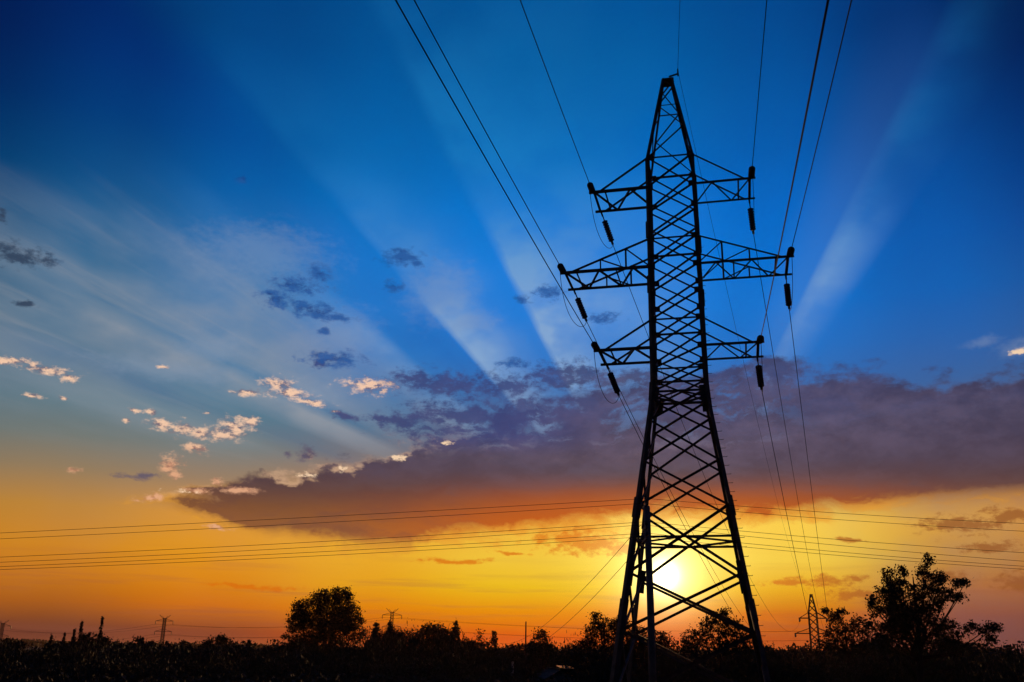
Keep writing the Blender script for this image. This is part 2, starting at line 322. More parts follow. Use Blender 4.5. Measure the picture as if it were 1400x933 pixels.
# ------------------------------------------------------------------ mesh helpers
class MB:
    def __init__(s): s.v = []; s.f = []
    def add(s, v, f):
        o = len(s.v); s.v += [tuple(p) for p in v]; s.f += [tuple(i + o for i in q) for q in f]
    def bar(s, a, b, w, t=None, up=(0, 0, 1), shape='L'):
        a, b = Vector(a), Vector(b); d = (b - a)
        if d.length < 1e-6: return
        d.normalize(); up = Vector(up)
        if abs(d.dot(up)) > .97: up = Vector((1, .2, 0)).normalized()
        x = d.cross(up).normalized(); y = x.cross(d).normalized(); t = t or w * .12
        if shape == 'L': pr = [(-w/2, -w/2), (w/2, -w/2), (w/2, -w/2 + t), (-w/2 + t, -w/2 + t), (-w/2 + t, w/2), (-w/2, w/2)]
        else: pr = [(-w/2, -t/2), (w/2, -t/2), (w/2, t/2), (-w/2, t/2)]
        n = len(pr); vs = [p + x * u + y * v for p in (a, b) for u, v in pr]
        fs = [(i, (i + 1) % n, n + (i + 1) % n, n + i) for i in range(n)]
        if shape == 'L': fs += [(3, 2, 1, 0), (5, 4, 3, 0), (n, n + 1, n + 2, n + 3), (n, n + 3, n + 4, n + 5)]
        else: fs += [(3, 2, 1, 0), (4, 5, 6, 7)]
        s.add(vs, fs)
    def tube(s, pts, rad, n=6, cap=True):
        pts = [Vector(p) for p in pts]; rad = rad if isinstance(rad, (list, tuple)) else [rad] * len(pts)
        vs = []; x = None
        for i, p in enumerate(pts):
            d = (pts[min(i + 1, len(pts) - 1)] - pts[max(i - 1, 0)])
            if d.length < 1e-9: d = Vector((0, 0, 1))
            d.normalize()
            if x is None: x = d.orthogonal().normalized()
            x = (x - d * x.dot(d))
            if x.length < 1e-5: x = d.orthogonal()
            x.normalize(); y = d.cross(x)
            vs += [p + (x * math.cos(2 * math.pi * k / n) + y * math.sin(2 * math.pi * k / n)) * rad[i] for k in range(n)]
        fs = [(i * n + k, i * n + (k + 1) % n, (i + 1) * n + (k + 1) % n, (i + 1) * n + k) for i in range(len(pts) - 1) for k in range(n)]
        if cap: fs += [tuple(range(n))[::-1], tuple((len(pts) - 1) * n + k for k in range(n))]
        s.add(vs, fs)
    def build(s, name, m, parent=None, smooth=False):
        me = bpy.data.meshes.new(name); me.from_pydata([tuple(v) for v in s.v], [], s.f); me.update()
        me.materials.append(m)
        if smooth: me.shade_smooth()
        o = bpy.data.objects.new(name, me); col.objects.link(o)
        if parent: o.parent = parent
        return o
def tag(o, label=None, cat=None, group=None, kind=None):
    for k, v in (('label', label), ('category', cat), ('group', group), ('kind', kind)):
        if v: o[k] = v
    return o
def empty(name, loc, label, cat, group=None, rz=0):
    o = bpy.data.objects.new(name, None); col.objects.link(o); o.location = loc; o.rotation_euler = (0, 0, rz)
    o.empty_display_size = .5
    return tag(o, label, cat, group)
def copy_tree(o, parent=None):
    c = o.copy(); col.objects.link(c)
    if parent: c.parent = parent
    for ch in list(o.children): copy_tree(ch, c)
    return c

# ------------------------------------------------------------------ ground and hills
def ground_z(x, y):
    d = math.hypot(x, y)
    z = 0.
    def ss(a, b, t): t = min(1, max(0, (t - a) / (b - a))); return t * t * (3 - 2 * t)
    z -= 3.2 * ss(52, 92, d) + 7.4 * ss(90, 280, d)
    z += 7.0 * ss(600, 1500, d)
    n = mnoise.noise(Vector((x / 900, y / 900, 0))) * .6 + mnoise.noise(Vector((x / 300, y / 300, 4))) * .25
    z += ss(1300, 2600, d) * (13 + 20 * n + max(0, x) * .006)
    z += mnoise.noise(Vector((x / 14, y / 14, 2))) * .25 * ss(15, 60, d)
    return z
mb = MB(); RR = [0, 6, 14, 24, 34, 44, 54, 62, 70, 80, 92, 110, 135, 165, 200, 250, 310, 400, 520, 680, 850, 1100, 1400, 1700, 2000, 2250, 2500, 2800, 3200, 3800, 4600, 6000]
NA = 220
vs = [(0, 0, 0)]
for r in RR[1:]:
    for k in range(NA):
        a = 2 * math.pi * k / NA; x, y = r * math.sin(a), r * math.cos(a); vs.append((x, y, ground_z(x, y) if y > 0 else ground_z(x, y) * .6))
fs = [(0, 1 + (k + 1) % NA, 1 + k) for k in range(NA)]
for i in range(len(RR) - 2):
    for k in range(NA):
        a = 1 + i * NA + k; b = 1 + i * NA + (k + 1) % NA; fs.append((a, b, b + NA, a + NA))
mb.add(vs, fs); tag(mb.build('ground', SOIL, smooth=True), kind='structure')

# ------------------------------------------------------------------ the pylon
S = .85; PD = 52 * S
PAZ, YAW = R(10.533), R(13.578)
PC = Vector((PD * math.sin(PAZ), PD * math.cos(PAZ), 0))
ZP, ZK, ZB = 34.8 * S + EYE, 28.39 * S + EYE, 13.88 * S + EYE
ARMS = [(26.43 * S + EYE, 4.52 * S, 28.39 * S + EYE), (21.34 * S + EYE, 6.28 * S, 23.09 * S + EYE), (16.43 * S + EYE, 4.35 * S, 18.09 * S + EYE)]
WK, WB = 2.61 * S, 2.80 * S
slope = (6.55 - 2.80) * S / (12.88 * S)
def half(z):
    if z >= ZK: return (.2 + (WK / 2 - .2) * (ZP - .35 - z) / (ZP - .35 - ZK)) if z < ZP - .35 else .2
    if z >= ZB: return (WB + (WK - WB) * (z - ZB) / (ZK - ZB)) / 2
    return (WB + slope * (ZB - z)) / 2
def corner(z, sx_, sy_, out=0): h = half(z) + out; return Vector((sx_ * h, sy_ * h, z))
# local frame of a pylon: x along the arms (right), y away from the camera along the line
def make_pylon(label):
    t = empty('lattice_pylon', PC, label, 'pylon', None, -YAW)
    for (a, b) in ((-1, -1), (1, -1), (1, 1), (-1, 1)):
        m = MB()
        zs = [-.1, 3.6, 8.0, ZB]
        for i in range(3):
            w = (.25, .225, .20)[i]
            m.bar(corner(zs[i], a, b), corner(zs[i + 1], a, b), w, .03, up=(-a, -b, 0))
        for i, (z0, z1) in enumerate(((ZB, 18.9), (18.9, ZK))):
            m.bar(corner(z0, a, b), corner(z1, a, b), (.19, .17)[i], .026, up=(-a, -b, 0))
        # splice plates where two lengths of angle meet
        for z in (3.6, 8.0, ZB, 18.9, 21.8):
            m.bar(corner(z - .45, a, b, .012), corner(z + .45, a, b, .012), .27 if z < 9 else .23, .04, up=(-a, -b, 0))
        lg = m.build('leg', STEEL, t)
        m = MB(); c = corner(0, a, b)
        m.bar(c + Vector((0, 0, -.6)), c + Vector((0, 0, .18)), .8, .8, shape='R'); m.build('footing', CONC, lg)
        m = MB(); m.bar(corner(ZK, a, b), corner(ZP - .3, a, b), .13, .02, up=(-a, -b, 0)); m.build('peak_leg', STEEL, t)
    faces = [((-1, -1), (1, -1)), ((1, -1), (1, 1)), ((1, 1), (-1, 1)), ((-1, 1), (-1, -1))]
    low_n = [-.1, 1.05 + EYE, 3.45 + EYE, 6.38 + EYE, 8.43 + EYE, 10.38 + EYE, ZB]
    body_n = [ZB, 12.95 + EYE, ARMS[2][0], ARMS[2][2], 16.75 + EYE, ARMS[1][0], ARMS[1][2], 21.05 + EYE, ARMS[0][0], ZK]
    body_n = [ZB, 12.9 + EYE, 13.97 + EYE, 15.37 + EYE, 16.75 + EYE, 18.14 + EYE, 19.63 + EYE, 21.05 + EYE, 22.47 + EYE, ZK]
    for (p, q) in faces:
        nrm = Vector((p[0] + q[0], p[1] + q[1], 0)).normalized()
        m = MB()
        for z0, z1 in zip(low_n, low_n[1:]):
            w = .12 if z0 < 6 else .10
            m.bar(corner(z0, *p, .02), corner(z1, *q, .02), w, .012, up=nrm)
            m.bar(corner(z0, *q, -.05), corner(z1, *p, -.05), w, .012, up=nrm)
        z = 5.0 + EYE; m.bar(corner(z, *p), corner(z, *q), .10, .012)
        m.bar(corner(ZB, *p), corner(ZB, *q), .11, .014)
        m.build('leg_bracing', STEEL, t)
        m = MB()
        for z0, z1 in zip(body_n, body_n[1:]):
            m.bar(corner(z0, *p, .02), corner(z1, *q, .02), .085, .01, up=nrm)
            m.bar(corner(z0, *q, -.04), corner(z1, *p, -.04), .085, .01, up=nrm)
        for z in (12.9 + EYE, ARMS[2][2], ARMS[1][2], ZK):
            m.bar(corner(z, *p), corner(z, *q), .09, .012)
        m.build('body_bracing', STEEL, t)
        m = MB(); zs = [ZK, ZK + 1.9, ZK + 3.35, ZP - .9, ZP - .35]
        f = faces.index((p, q))
        for i, (z0, z1) in enumerate(zip(zs, zs[1:])):
            if i % 2 == 0: m.bar(corner(z0, *p), corner(z1, *q), .06, .008, up=nrm)
            else: m.bar(corner(z0, *q), corner(z1, *p), .06, .008, up=nrm)
        m.bar(corner(zs[2], *p), corner(zs[2], *q), .05, .007)
        m.build('peak_bracing', STEEL, t)
    # plan bracing inside the ring half way up the splayed legs, and at the waist
    for z in (5.0 + EYE, ZB):
        m = MB(); mids = [(corner(z, *p) + corner(z, *q)) / 2 for p, q in faces]
        for i in range(4): m.bar(mids[i], mids[(i + 1) % 4], .09, .012)
        m.build('plan_bracing', STEEL, t)
    # gusset plates
    for (a, b) in ((-1, -1), (1, -1), (1, 1), (-1, 1)):
        for z in (ZB, ZB - .25, ARMS[2][0], ARMS[1][0], ARMS[0][0], ARMS[2][2], ARMS[1][2], ZK, 12.9 + EYE, 16.75 + EYE):
            m = MB(); c = corner(z, a, b, .035); s_ = .42 if z < ZB + .1 else .30
            m.bar(c + Vector((-a * .13, 0, -s_ / 2)), c + Vector((-a * .13, 0, s_ / 2)), .36 if z < ZB + .1 else .3, .016, up=(0, 1, 0), shape='R')
            m.build('gusset_plate', STEEL, t)
        m = MB(); o_ = Vector((-a * .10, 0, 0)); zc = 3.45 + EYE
        m.bar(corner(zc - .55, a, b, .04) + o_, corner(zc + .5, a, b, .04) + o_, .32, .018, up=(0, 1, 0), shape='R')
        m.build('gusset_plate', STEEL, t)
    # earth wire seat
    m = MB(); z = ZP - .3
    m.bar((-.27, 0, z), (.34, 0, z), .42, .06, shape='R'); m.bar((-.22, 0, z - .25), (.22, 0, z - .25), .4, .05, shape='R')
    m.bar((.1, -.3, z + .05), (.62, -.3, z + .17), .10, .02); m.bar((.58, -.3, z + .0), (.58, -.3, z + .42), .07, .07, shape='R')
    m.build('peak_cap', STEEL, t)
    # climbing bolts up the right leg
    for k in range(46):
        z = 2.6 + k * .40; s_ = 1 if k % 2 else -1
        c = corner(z, 1, -1, .10); m = MB()
        m.tube([c, c + Vector((.24, 0, 0)), c + Vector((.24, 0, .035))] if z < ZB + 3 else [c, c + Vector((.2, 0, 0))], .012, 5); m.build('step_bolt', STEEL, t)
    # cross arms
    for li, (za, La, zk) in enumerate(ARMS):
        for sgn in (-1, 1):
            h0 = half(za); arm = empty('cross_arm', (0, 0, 0), None, None); arm.parent = t
            m = MB(); stub = .28
            m.bar((sgn * h0 * .9, -h0, za), (sgn * (La + stub), -h0, za), .13, .016); m.build('chord', STEEL, arm)
            m = MB(); m.bar((sgn * h0 * .9, h0, za), (sgn * (La + stub), h0, za), .11, .014); m.build('chord', STEEL, arm)
            m = MB(); npn = 3 if li != 1 else 5
            xs = [h0 + (La - h0) * k / npn for k in range(npn + 1)]
            for k in range(npn):
                s0 = -h0 if k % 2 == 0 else h0
                m.bar((sgn * xs[k], -s0, za + .0), (sgn * xs[k + 1], s0, za), .085, .01)
            m.bar((sgn * La, -h0, za), (sgn * La, h0, za), .13, .016)
            m.bar((sgn * (La - .55), -h0, za), (sgn * (La - .55), h0, za), .08, .012)
            if li == 1: m.bar((sgn * xs[2], -h0, za), (sgn * xs[2], h0, za), .07, .01)
            m.build('arm_bracing', STEEL, arm)
            hk = half(zk)
            for sy_ in (-1, 1):
                A = Vector((sgn * hk, sy_ * hk, zk)); B = Vector((sgn * (La - .25), sy_ * h0, za))
                m = MB(); m.bar(A, B, .085, .012); m.build('tie_rod', STEEL, arm)
                if li == 1:
                    m = MB()
                    for fr, fr2 in ((.30, .30), (.62, .62)):
                        U = A.lerp(B, fr); Dn = Vector((U.x, B.y, za)); m.bar(U, Dn, .075 if fr > .4 else .095, .01)
                    x1 = sgn * h0; U = A.lerp(B, .30); m.bar((x1, B.y, za), U, .06, .009)
                    U2 = A.lerp(B, .62); m.bar((A.lerp(B, .30).x, B.y, za), U2, .06, .009)
                    m.build('hanger', STEEL, arm)
    return t
main = make_pylon('big dark steel lattice pylon filling the right half of the view')
Xa = Vector((math.cos(YAW), -math.sin(YAW), 0)); Ya = Vector((math.sin(YAW), math.cos(YAW), 0))
def loc(p, C=PC): return C + Xa * p[0] + Ya * p[1] + Vector((0, 0, p[2]))

# distant pylons of the same line: plainer copies of the same pattern
FC = Vector((90.2, 290, -10.7))
def make_far_pylon(label):
    t = empty('lattice_pylon', FC, label, 'pylon', None, -YAW)
    for (a, b) in ((-1, -1), (1, -1), (1, 1), (-1, 1)):
        m = MB(); m.bar(corner(-1., a, b), corner(ZB, a, b), .36, .07, up=(-a, -b, 0)); m.bar(corner(ZB, a, b), corner(ZK, a, b), .30, .06, up=(-a, -b, 0)); m.bar(corner(ZK, a, b), corner(ZP - .3, a, b), .26, .05, up=(-a, -b, 0)); m.build('leg', STEEL, t)
    faces = [((-1, -1), (1, -1)), ((1, -1), (1, 1)), ((1, 1), (-1, 1)), ((-1, 1), (-1, -1))]
    zs = [-.1, 3, 5.6, 8.2, 10.4, 12.2, ZB, 15.7, 17.8, 19.85, 22, 24.2, ZK, ZK + 2, ZK + 3.8, ZP - .4]
    for p, q in faces:
        m = MB(); nrm = Vector((p[0] + q[0], p[1] + q[1], 0)).normalized()
        for z0, z1 in zip(zs, zs[1:]):
            m.bar(corner(z0, *p), corner(z1, *q), .19, .05, up=nrm); m.bar(corner(z0, *q), corner(z1, *p), .19, .05, up=nrm)
        m.build('bracing', STEEL, t)
    for li, (za, La, zk) in enumerate(ARMS):
        for sgn in (-1, 1):
            h0 = half(za); m = MB()
            for sy_ in (-1, 1):
                m.bar((sgn * h0, sy_ * h0, za), (sgn * (La + .2), sy_ * h0, za), .24, .05)
                m.bar((sgn * half(zk), sy_ * half(zk), zk), (sgn * La, sy_ * h0, za), .18, .05)
            m.bar((sgn * La, -h0, za), (sgn * La, h0, za), .18, .03)
            n_ = 4 if li == 1 else 3
            for k in range(n_):
                x0, x1 = h0 + (La - h0) * k / n_, h0 + (La - h0) * (k + 1) / n_; s0 = h0 if k % 2 else -h0
                m.bar((sgn * x0, s0, za), (sgn * x1, -s0, za), .15, .04)
            m.build('cross_arm', STEEL, t)
            for sy_ in (-1, 1):
                m = MB(); a0 = Vector((sgn * La, sy_ * h0, za)); a1 = a0 + Vector((0, sy_ * 1.1, -.9))
                m.tube([a0, a0.lerp(a1, .35), a0.lerp(a1, .36), a1], [.04, .04, .20, .20], 7); m.build('insulator', CERAM, t)
    m = MB(); m.bar((-.4, 0, ZP - .3), (.5, 0, ZP - .3), .6, .1, shape='R'); m.build('peak_cap', STEEL, t)
    return t
far = make_far_pylon('small far lattice pylon, the right one, next to the big leafy tree')

# ------------------------------------------------------------------ insulators, conductors, jumpers
def catenary(A, B, sag, n=90):
    A, B = Vector(A), Vector(B)
    return [A.lerp(B, t) - Vector((0, 0, 4 * sag * t * (1 - t))) for t in (i / n for i in range(n + 1))]
def insulator(A, d, length, label, group):
    d = Vector(d).normalized(); t = empty('insulator_string', A, label, 'insulator', group)
    m = MB(); m.tube([(0, 0, 0), d * length], .022, 6); m.build('rod', STEEL, t)
    m = MB(); m.bar((0, 0, 0), d * .3, .09, .03); m.bar(d * .28, d * length, .05, .05, shape='R'); m.bar(d * (length - .22), d * length, .12, .05, shape='R'); m.build('clamp', STEEL, t)
    l0, l1 = (.72 if length > 2 else .3), length - .26; n = 9 if length > 2 else 7
    for k in range(n):
        c = d * (l0 + (l1 - l0) * k / (n - 1))
        m = MB(); m.tube([c - d * .045, c - d * .035, c + d * .0, c + d * .05], [.13, .165, .12, .05], 12); m.build('disc', CERAM, t, True)
    return A + d * length
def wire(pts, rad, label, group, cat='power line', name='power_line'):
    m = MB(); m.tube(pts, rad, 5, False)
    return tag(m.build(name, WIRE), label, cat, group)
lvl = ['top', 'middle', 'lowest']; side = {-1: 'left', 1: 'right'}
REAR = {(0, -1): (13.0, .105), (1, -1): (13.75, .060), (2, -1): (14.75, .025), (0, 1): (12.0, .07), (1, 1): (12.5, .125), (2, 1): (13.25, .185)}
def rear_dir(a, s): return Vector((-math.sin(R(a)), -math.cos(R(a)), -s)).normalized()
for li, (za, La, zk) in enumerate(ARMS):
    for sgn in (-1, 1):
        h0 = half(za)
        A = loc((sgn * (La + .08), -h0, za)); a, s = REAR[(li, sgn)]
        e1 = insulator(A, rear_dir(a, s), 1.3, 'round bunched insulator string facing the camera on the %s arm, %s end' % (lvl[li], side[sgn]), 'insulator strings on the pylon arms')
        pts = [e1 + Vector((-math.sin(R(a)) * t, -math.cos(R(a)) * t, -s * t + .0005 * t * t)) for t in [i * 2.5 for i in range(65)]]
        wire(pts, .019, 'overhead cable from the top edge of the view to the %s arm, %s end' % (lvl[li], side[sgn]), 'cables running overhead from the pylon')
        A2 = loc((sgn * (La - .02), h0, za))
        Bf = loc((sgn * La, -h0 - 1.1, za - .9), FC)
        d = (catenary(A2, Bf, 10)[1] - A2).normalized(); d = (d + Vector((0, 0, -.42))).normalized()
        if sgn < 0: d = (d + Vector((.10, 0, 0))).normalized()
        e2 = insulator(A2, d, 2.2, 'long dark insulator string hanging behind the %s arm, %s end' % (lvl[li], side[sgn]), 'insulator strings on the pylon arms')
        wire(catenary(e2, Bf, 9.6), .019, 'cable sagging from the %s arm, %s end, down to the far pylon by the tree' % (lvl[li], side[sgn]), 'cables descending behind the pylon')
        # jumper loop below the arm
        dp = 1.15 if sgn < 0 else .8
        p0, p3 = e1 + rear_dir(a, s) * -.1, Vector(e2); pts = []
        q1 = p0 + Vector((0, 0, -2.6 * dp)) + Ya * .7; q2 = p3 + Vector((0, 0, -.9 * dp)) - Ya * .9
        for i in range(25):
            u = i / 24; pts.append(p0 * (1 - u) ** 3 + q1 * 3 * u * (1 - u) ** 2 + q2 * 3 * u * u * (1 - u) + p3 * u ** 3)
        wire(pts, .014, 'slack jumper loop under the %s arm, %s end' % (lvl[li], side[sgn]), 'jumper loops under the arms', 'jumper cable', 'jumper_cable')
pk = loc((.58, -.3, ZP + .08))
wire([pk + Vector((-math.sin(R(9.)) * t, -math.cos(R(9.)) * t, -.09 * t + .0005 * t * t)) for t in [i * 2.5 for i in range(65)]], .012, 'single earth cable from the top edge of the view to the pylon tip', None)
wire(catenary(pk, loc((0, 0, ZP), FC), 8.5), .012, 'thin earth cable falling from the pylon tip behind the right arms', None)

# ------------------------------------------------------------------ concrete pole with six wires
PB = at(891.5, 900, 37); PB.z = ground_z(PB.x, PB.y)
ptop = at(889.5, 692, 37).z
pole = empty('utility_pole', PB, 'thick round pole standing against the sun in front of the pylon legs', 'utility pole')
H = ptop - PB.z
m = MB(); m.tube([(0, 0, -.5), (0, 0, H * .5), (-.03, 0, H - .04), (-.03, 0, H)], [.15, .135, .122, .10], 18); m.build('shaft', CONC, pole, True)
PL = []
attach = [(687, .62), (717.5, .45), (733.5, .6)]
for i, (py, hw) in enumerate(attach):
    c = at(881.5, py, 37); c = c - PB
    m = MB(); m.bar((c.x, -hw, c.z - .14), (c.x + .02, hw, c.z - .14), .08, .012); m.bar((c.x, 0, c.z - .14), (0, 0, c.z - .14), .07, .012); m.build('bracket', STEEL, pole)
    for sy_ in (-1, 1):
        b = Vector((c.x, sy_ * hw, c.z - .13)); m = MB()
        m.tube([b, b + Vector((0, 0, .06)), b + Vector((0, 0, .061)), b + Vector((0, 0, .12)), b + Vector((0, 0, .16)), b + Vector((0, 0, .22))], [.015, .015, .06, .075, .05, .045], 10); m.build('insulator', CERAM, pole, True)
        PL.append(PB + b + Vector((0, 0, .18)))
m = MB(); c0 = at(882.5, 682, 37) - PB; m.bar((c0.x, 0, c0.z - .75), (c0.x, 0, c0.z + .05), .07, .012); m.bar((c0.x, 0, c0.z - 1.5), (c0.x, 0, c0.z - .75), .09, .012); m.build('upright', STEEL, pole)
LFT = [(729, 703.6, 'upper'), (737, 711.7, 'upper'), (762, 737.5, 'lower'), (769, 744, 'lower'), (775, 751.6, 'lower'), (779, 757, 'lower')]
RGT = [716, 726.6, 756, 767.6, 774.5, 778.6]
ordr = [1, 0, 3, 2, 5, 4]          # the far bracket end shows lower than the near one
names = ['topmost', 'second', 'third', 'fourth', 'fifth', 'lowest']
for k in range(6):
    A = PL[k]; j = k if k % 2 else k
    j = [0, 1, 2, 3, 4, 5][k]
    B = at(0, LFT[j][0], A.y + .5); mid = at(500, LFT[j][1], A.y + .25)
    # quadratic through pole, middle and frame edge, carried on to the next pole out of view
    t1 = (mid.x - A.x) / (B.x - A.x); q = (((mid.z - A.z) - t1 * (B.z - A.z)) / (t1 * t1 - t1))
    pts = []
    for i in range(50):
        t = i / 49 * 1.8; pts.append(Vector((A.x + (B.x - A.x) * t, A.y + (B.y - A.y) * t, A.z + (B.z - A.z) * t + q * (t * t - t))))
    wire(pts, .0085, '%s of six thin wires crossing the left half to the pole' % names[k], 'wires left of the pole')
    B = at(1400, RGT[j], A.y + .5); pts = []
    for i in range(40):
        t = i / 39 * 2.2; pts.append(A + (B - A) * t + Vector((0, 0, .30 * (t * t - t))))
    wire(pts, .0085, '%s of six thin wires running right from the pole behind the pylon' % names[k], 'wires right of the pole')
for k, (a, b, Y, w) in enumerate([((876, 718), (683, 879.6), 120, 'upper'), ((876, 746), (696, 889), 125, 'lower')]):
    A = at(a[0], a[1], 37.2); B = at(b[0], b[1], Y)
    wire(catenary(A, B, 1.4), .011, '%s of two slanting service wires falling left from the pole to the small mast' % w, 'slanting service wires')

# small mast in the dip
def simple_pole(px, pt, pb, Y, r0, label, arm=True, name='utility_pole', cat='utility pole', mt=WOOD):
    B = at(px, pb, Y); T = at(px, pt, Y); gz = min(ground_z(B.x, B.y), B.z); h = T.z - gz
    o = empty(name, (B.x, B.y, gz), label, cat)
    m = MB(); m.tube([(0, 0, -.3), (0, 0, h * .72)], [r0, r0 * .8], 10); m.build('shaft', mt, o, True)
    m = MB(); m.tube([(0, 0, h * .72), (0, 0, h)], [r0 * .38, r0 * .3], 8); m.build('mast', STEEL, o, True)
    if arm:
        m = MB(); m.bar((-.2, 0, h * .72), (.9, 0, h * .72 - .1), .09, .02); m.bar((-.4, 0, h * .6), (.5, 0, h * .6), .09, .02); m.build('bracket', STEEL, o)
    return o
simple_pole(718.5, 850, 905, 118, .24, 'small slim pole with a thin mast top beside the small round tree in the dip')

# far pylons on the left: three arm levels under a forked top
def fork_pylon(px, pt, Y, hgt, label, levels=3):
    T = at(px, pt, Y); o = empty('lattice_pylon', (T.x, T.y, T.z - hgt), label, 'pylon', 'far pylons with forked tops')
    w = hgt * .05
    for a, b in ((-1, -1), (1, -1), (1, 1), (-1, 1)):
        m = MB(); m.bar((a * w * 1.6, b * w * 1.6, -3), (a * w * .6, b * w * .6, hgt * .4), .35, .08, up=(-a, -b, 0)); m.bar((a * w * .6, b * w * .6, hgt * .4), (a * w * .5, b * w * .5, hgt * .93), .3, .08, up=(-a, -b, 0)); m.build('leg', STEEL, o)
    m = MB(); nz = 16
    def hw(z): return w * (1.6 - (z / (hgt * .4)) * 1.0) if z < hgt * .4 else w * (.6 - .1 * (z - hgt * .4) / (hgt * .53))
    for i in range(nz):
        z0, z1 = hgt * .93 * i / nz, hgt * .93 * (i + 1) / nz; h0, h1 = hw(z0), hw(z1)
        for s_ in (-1, 1):
            m.bar((-h0, s_ * h0, z0), (h1, s_ * h1, z1), .17, .05); m.bar((h0, s_ * h0, z0), (-h1, s_ * h1, z1), .17, .05)
    m.build('bracing', STEEL, o)
    for k, (z, L) in enumerate(((.86, .21), (.62, .20), (.38, .15))[:levels]):
        for s_ in (-1, 1):
            m = MB(); m.bar((0, -w * .5, hgt * z), (s_ * L * hgt, 0, hgt * z), .26, .06); m.bar((0, w * .5, hgt * z), (s_ * L * hgt, 0, hgt * z), .26, .06)
            m.bar((0, 0, hgt * (z + .055)), (s_ * L * hgt, 0, hgt * z), .2, .05); m.build('cross_arm', STEEL, o)
            for f in ((1., ) if k else (1., )):
                m = MB(); m.tube([(s_ * L * hgt * f, 0, hgt * z), (s_ * L * hgt * f, 0, hgt * (z - .08))], .2, 6); m.build('insulator', CERAM, o)
    for s_ in (-1, 1):
        m = MB(); m.bar((s_ * w * .5, 0, hgt * .90), (s_ * hgt * .13, 0, hgt), .3, .06); m.bar((s_ * w * .4, 0, hgt * .93), (s_ * hgt * .07, 0, hgt * .98), .2, .05); m.build('peak_horn', STEEL, o)
    return o, T
FP = [fork_pylon(226, 841, 640, 27, 'tiny forked pylon with three arm levels at the left third of the horizon'),
      fork_pylon(536.5, 832, 640, 30, 'tiny forked pylon peeping over the treetops right of the big round tree'),
      fork_pylon(5, 848, 660, 27, 'tiny forked pylon cut by the left edge of the view')]
k = 0
for (a, b) in ((2, 0), (0, 1), (1, None)):
    o1, T1 = FP[a]
    T2 = FP[b][1] if b is not None else at(1180, 850, 700)
    for dz_, dxx in ((-3.8, 5.5), (-3.8, -5.5), (-10, 5.2), (-10, -5.2)):
        wire(catenary(T1 + Vector((dxx, 0, dz_ - 2)), T2 + Vector((dxx, 0, dz_ - 2)), 4, 40), .055,
             ['hair thin far line between the forked pylon at the left edge and the next', 'hair thin far line from the left forked pylon to the one over the treetops', 'hair thin far line running right from the forked pylon over the treetops'][k], 'hair thin lines of the far pylons')
    k += 1

# ------------------------------------------------------------------ foliage
def leaves_mesh(C, size, jitter=.5):
    """C (n,3) leaf centres -> bent leaf quads"""
    n = len(C); a = rng.normal(size=(n, 3)); a /= np.linalg.norm(a, axis=1)[:, None]
    b = rng.normal(size=(n, 3)); b -= a * (a * b).sum(1)[:, None]; b /= np.linalg.norm(b, axis=1)[:, None]
    s = size * rng.uniform(1 - jitter, 1 + jitter, (n, 1))
    v = np.stack([C - a * s * .5, C + b * s * .32 + a * s * .05, C + a * s * .55, C - b * s * .32 + a * s * .02], 1).reshape(-1, 3)
    return v
def build_leaves(name, C, size, m, parent):
    v = leaves_mesh(np.asarray(C), size); n = len(v) // 4
    me = bpy.data.meshes.new(name); me.vertices.add(len(v)); me.vertices.foreach_set('co', v.astype(np.float32).ravel())
    me.loops.add(n * 4); me.loops.foreach_set('vertex_index', np.arange(n * 4, dtype=np.int32))
    me.polygons.add(n); me.polygons.foreach_set('loop_start', np.arange(0, n * 4, 4, dtype=np.int32)); me.update(calc_edges=True); me.validate()
    me.materials.append(m); o = bpy.data.objects.new(name, me); col.objects.link(o)
    if parent: o.parent = parent
    return o
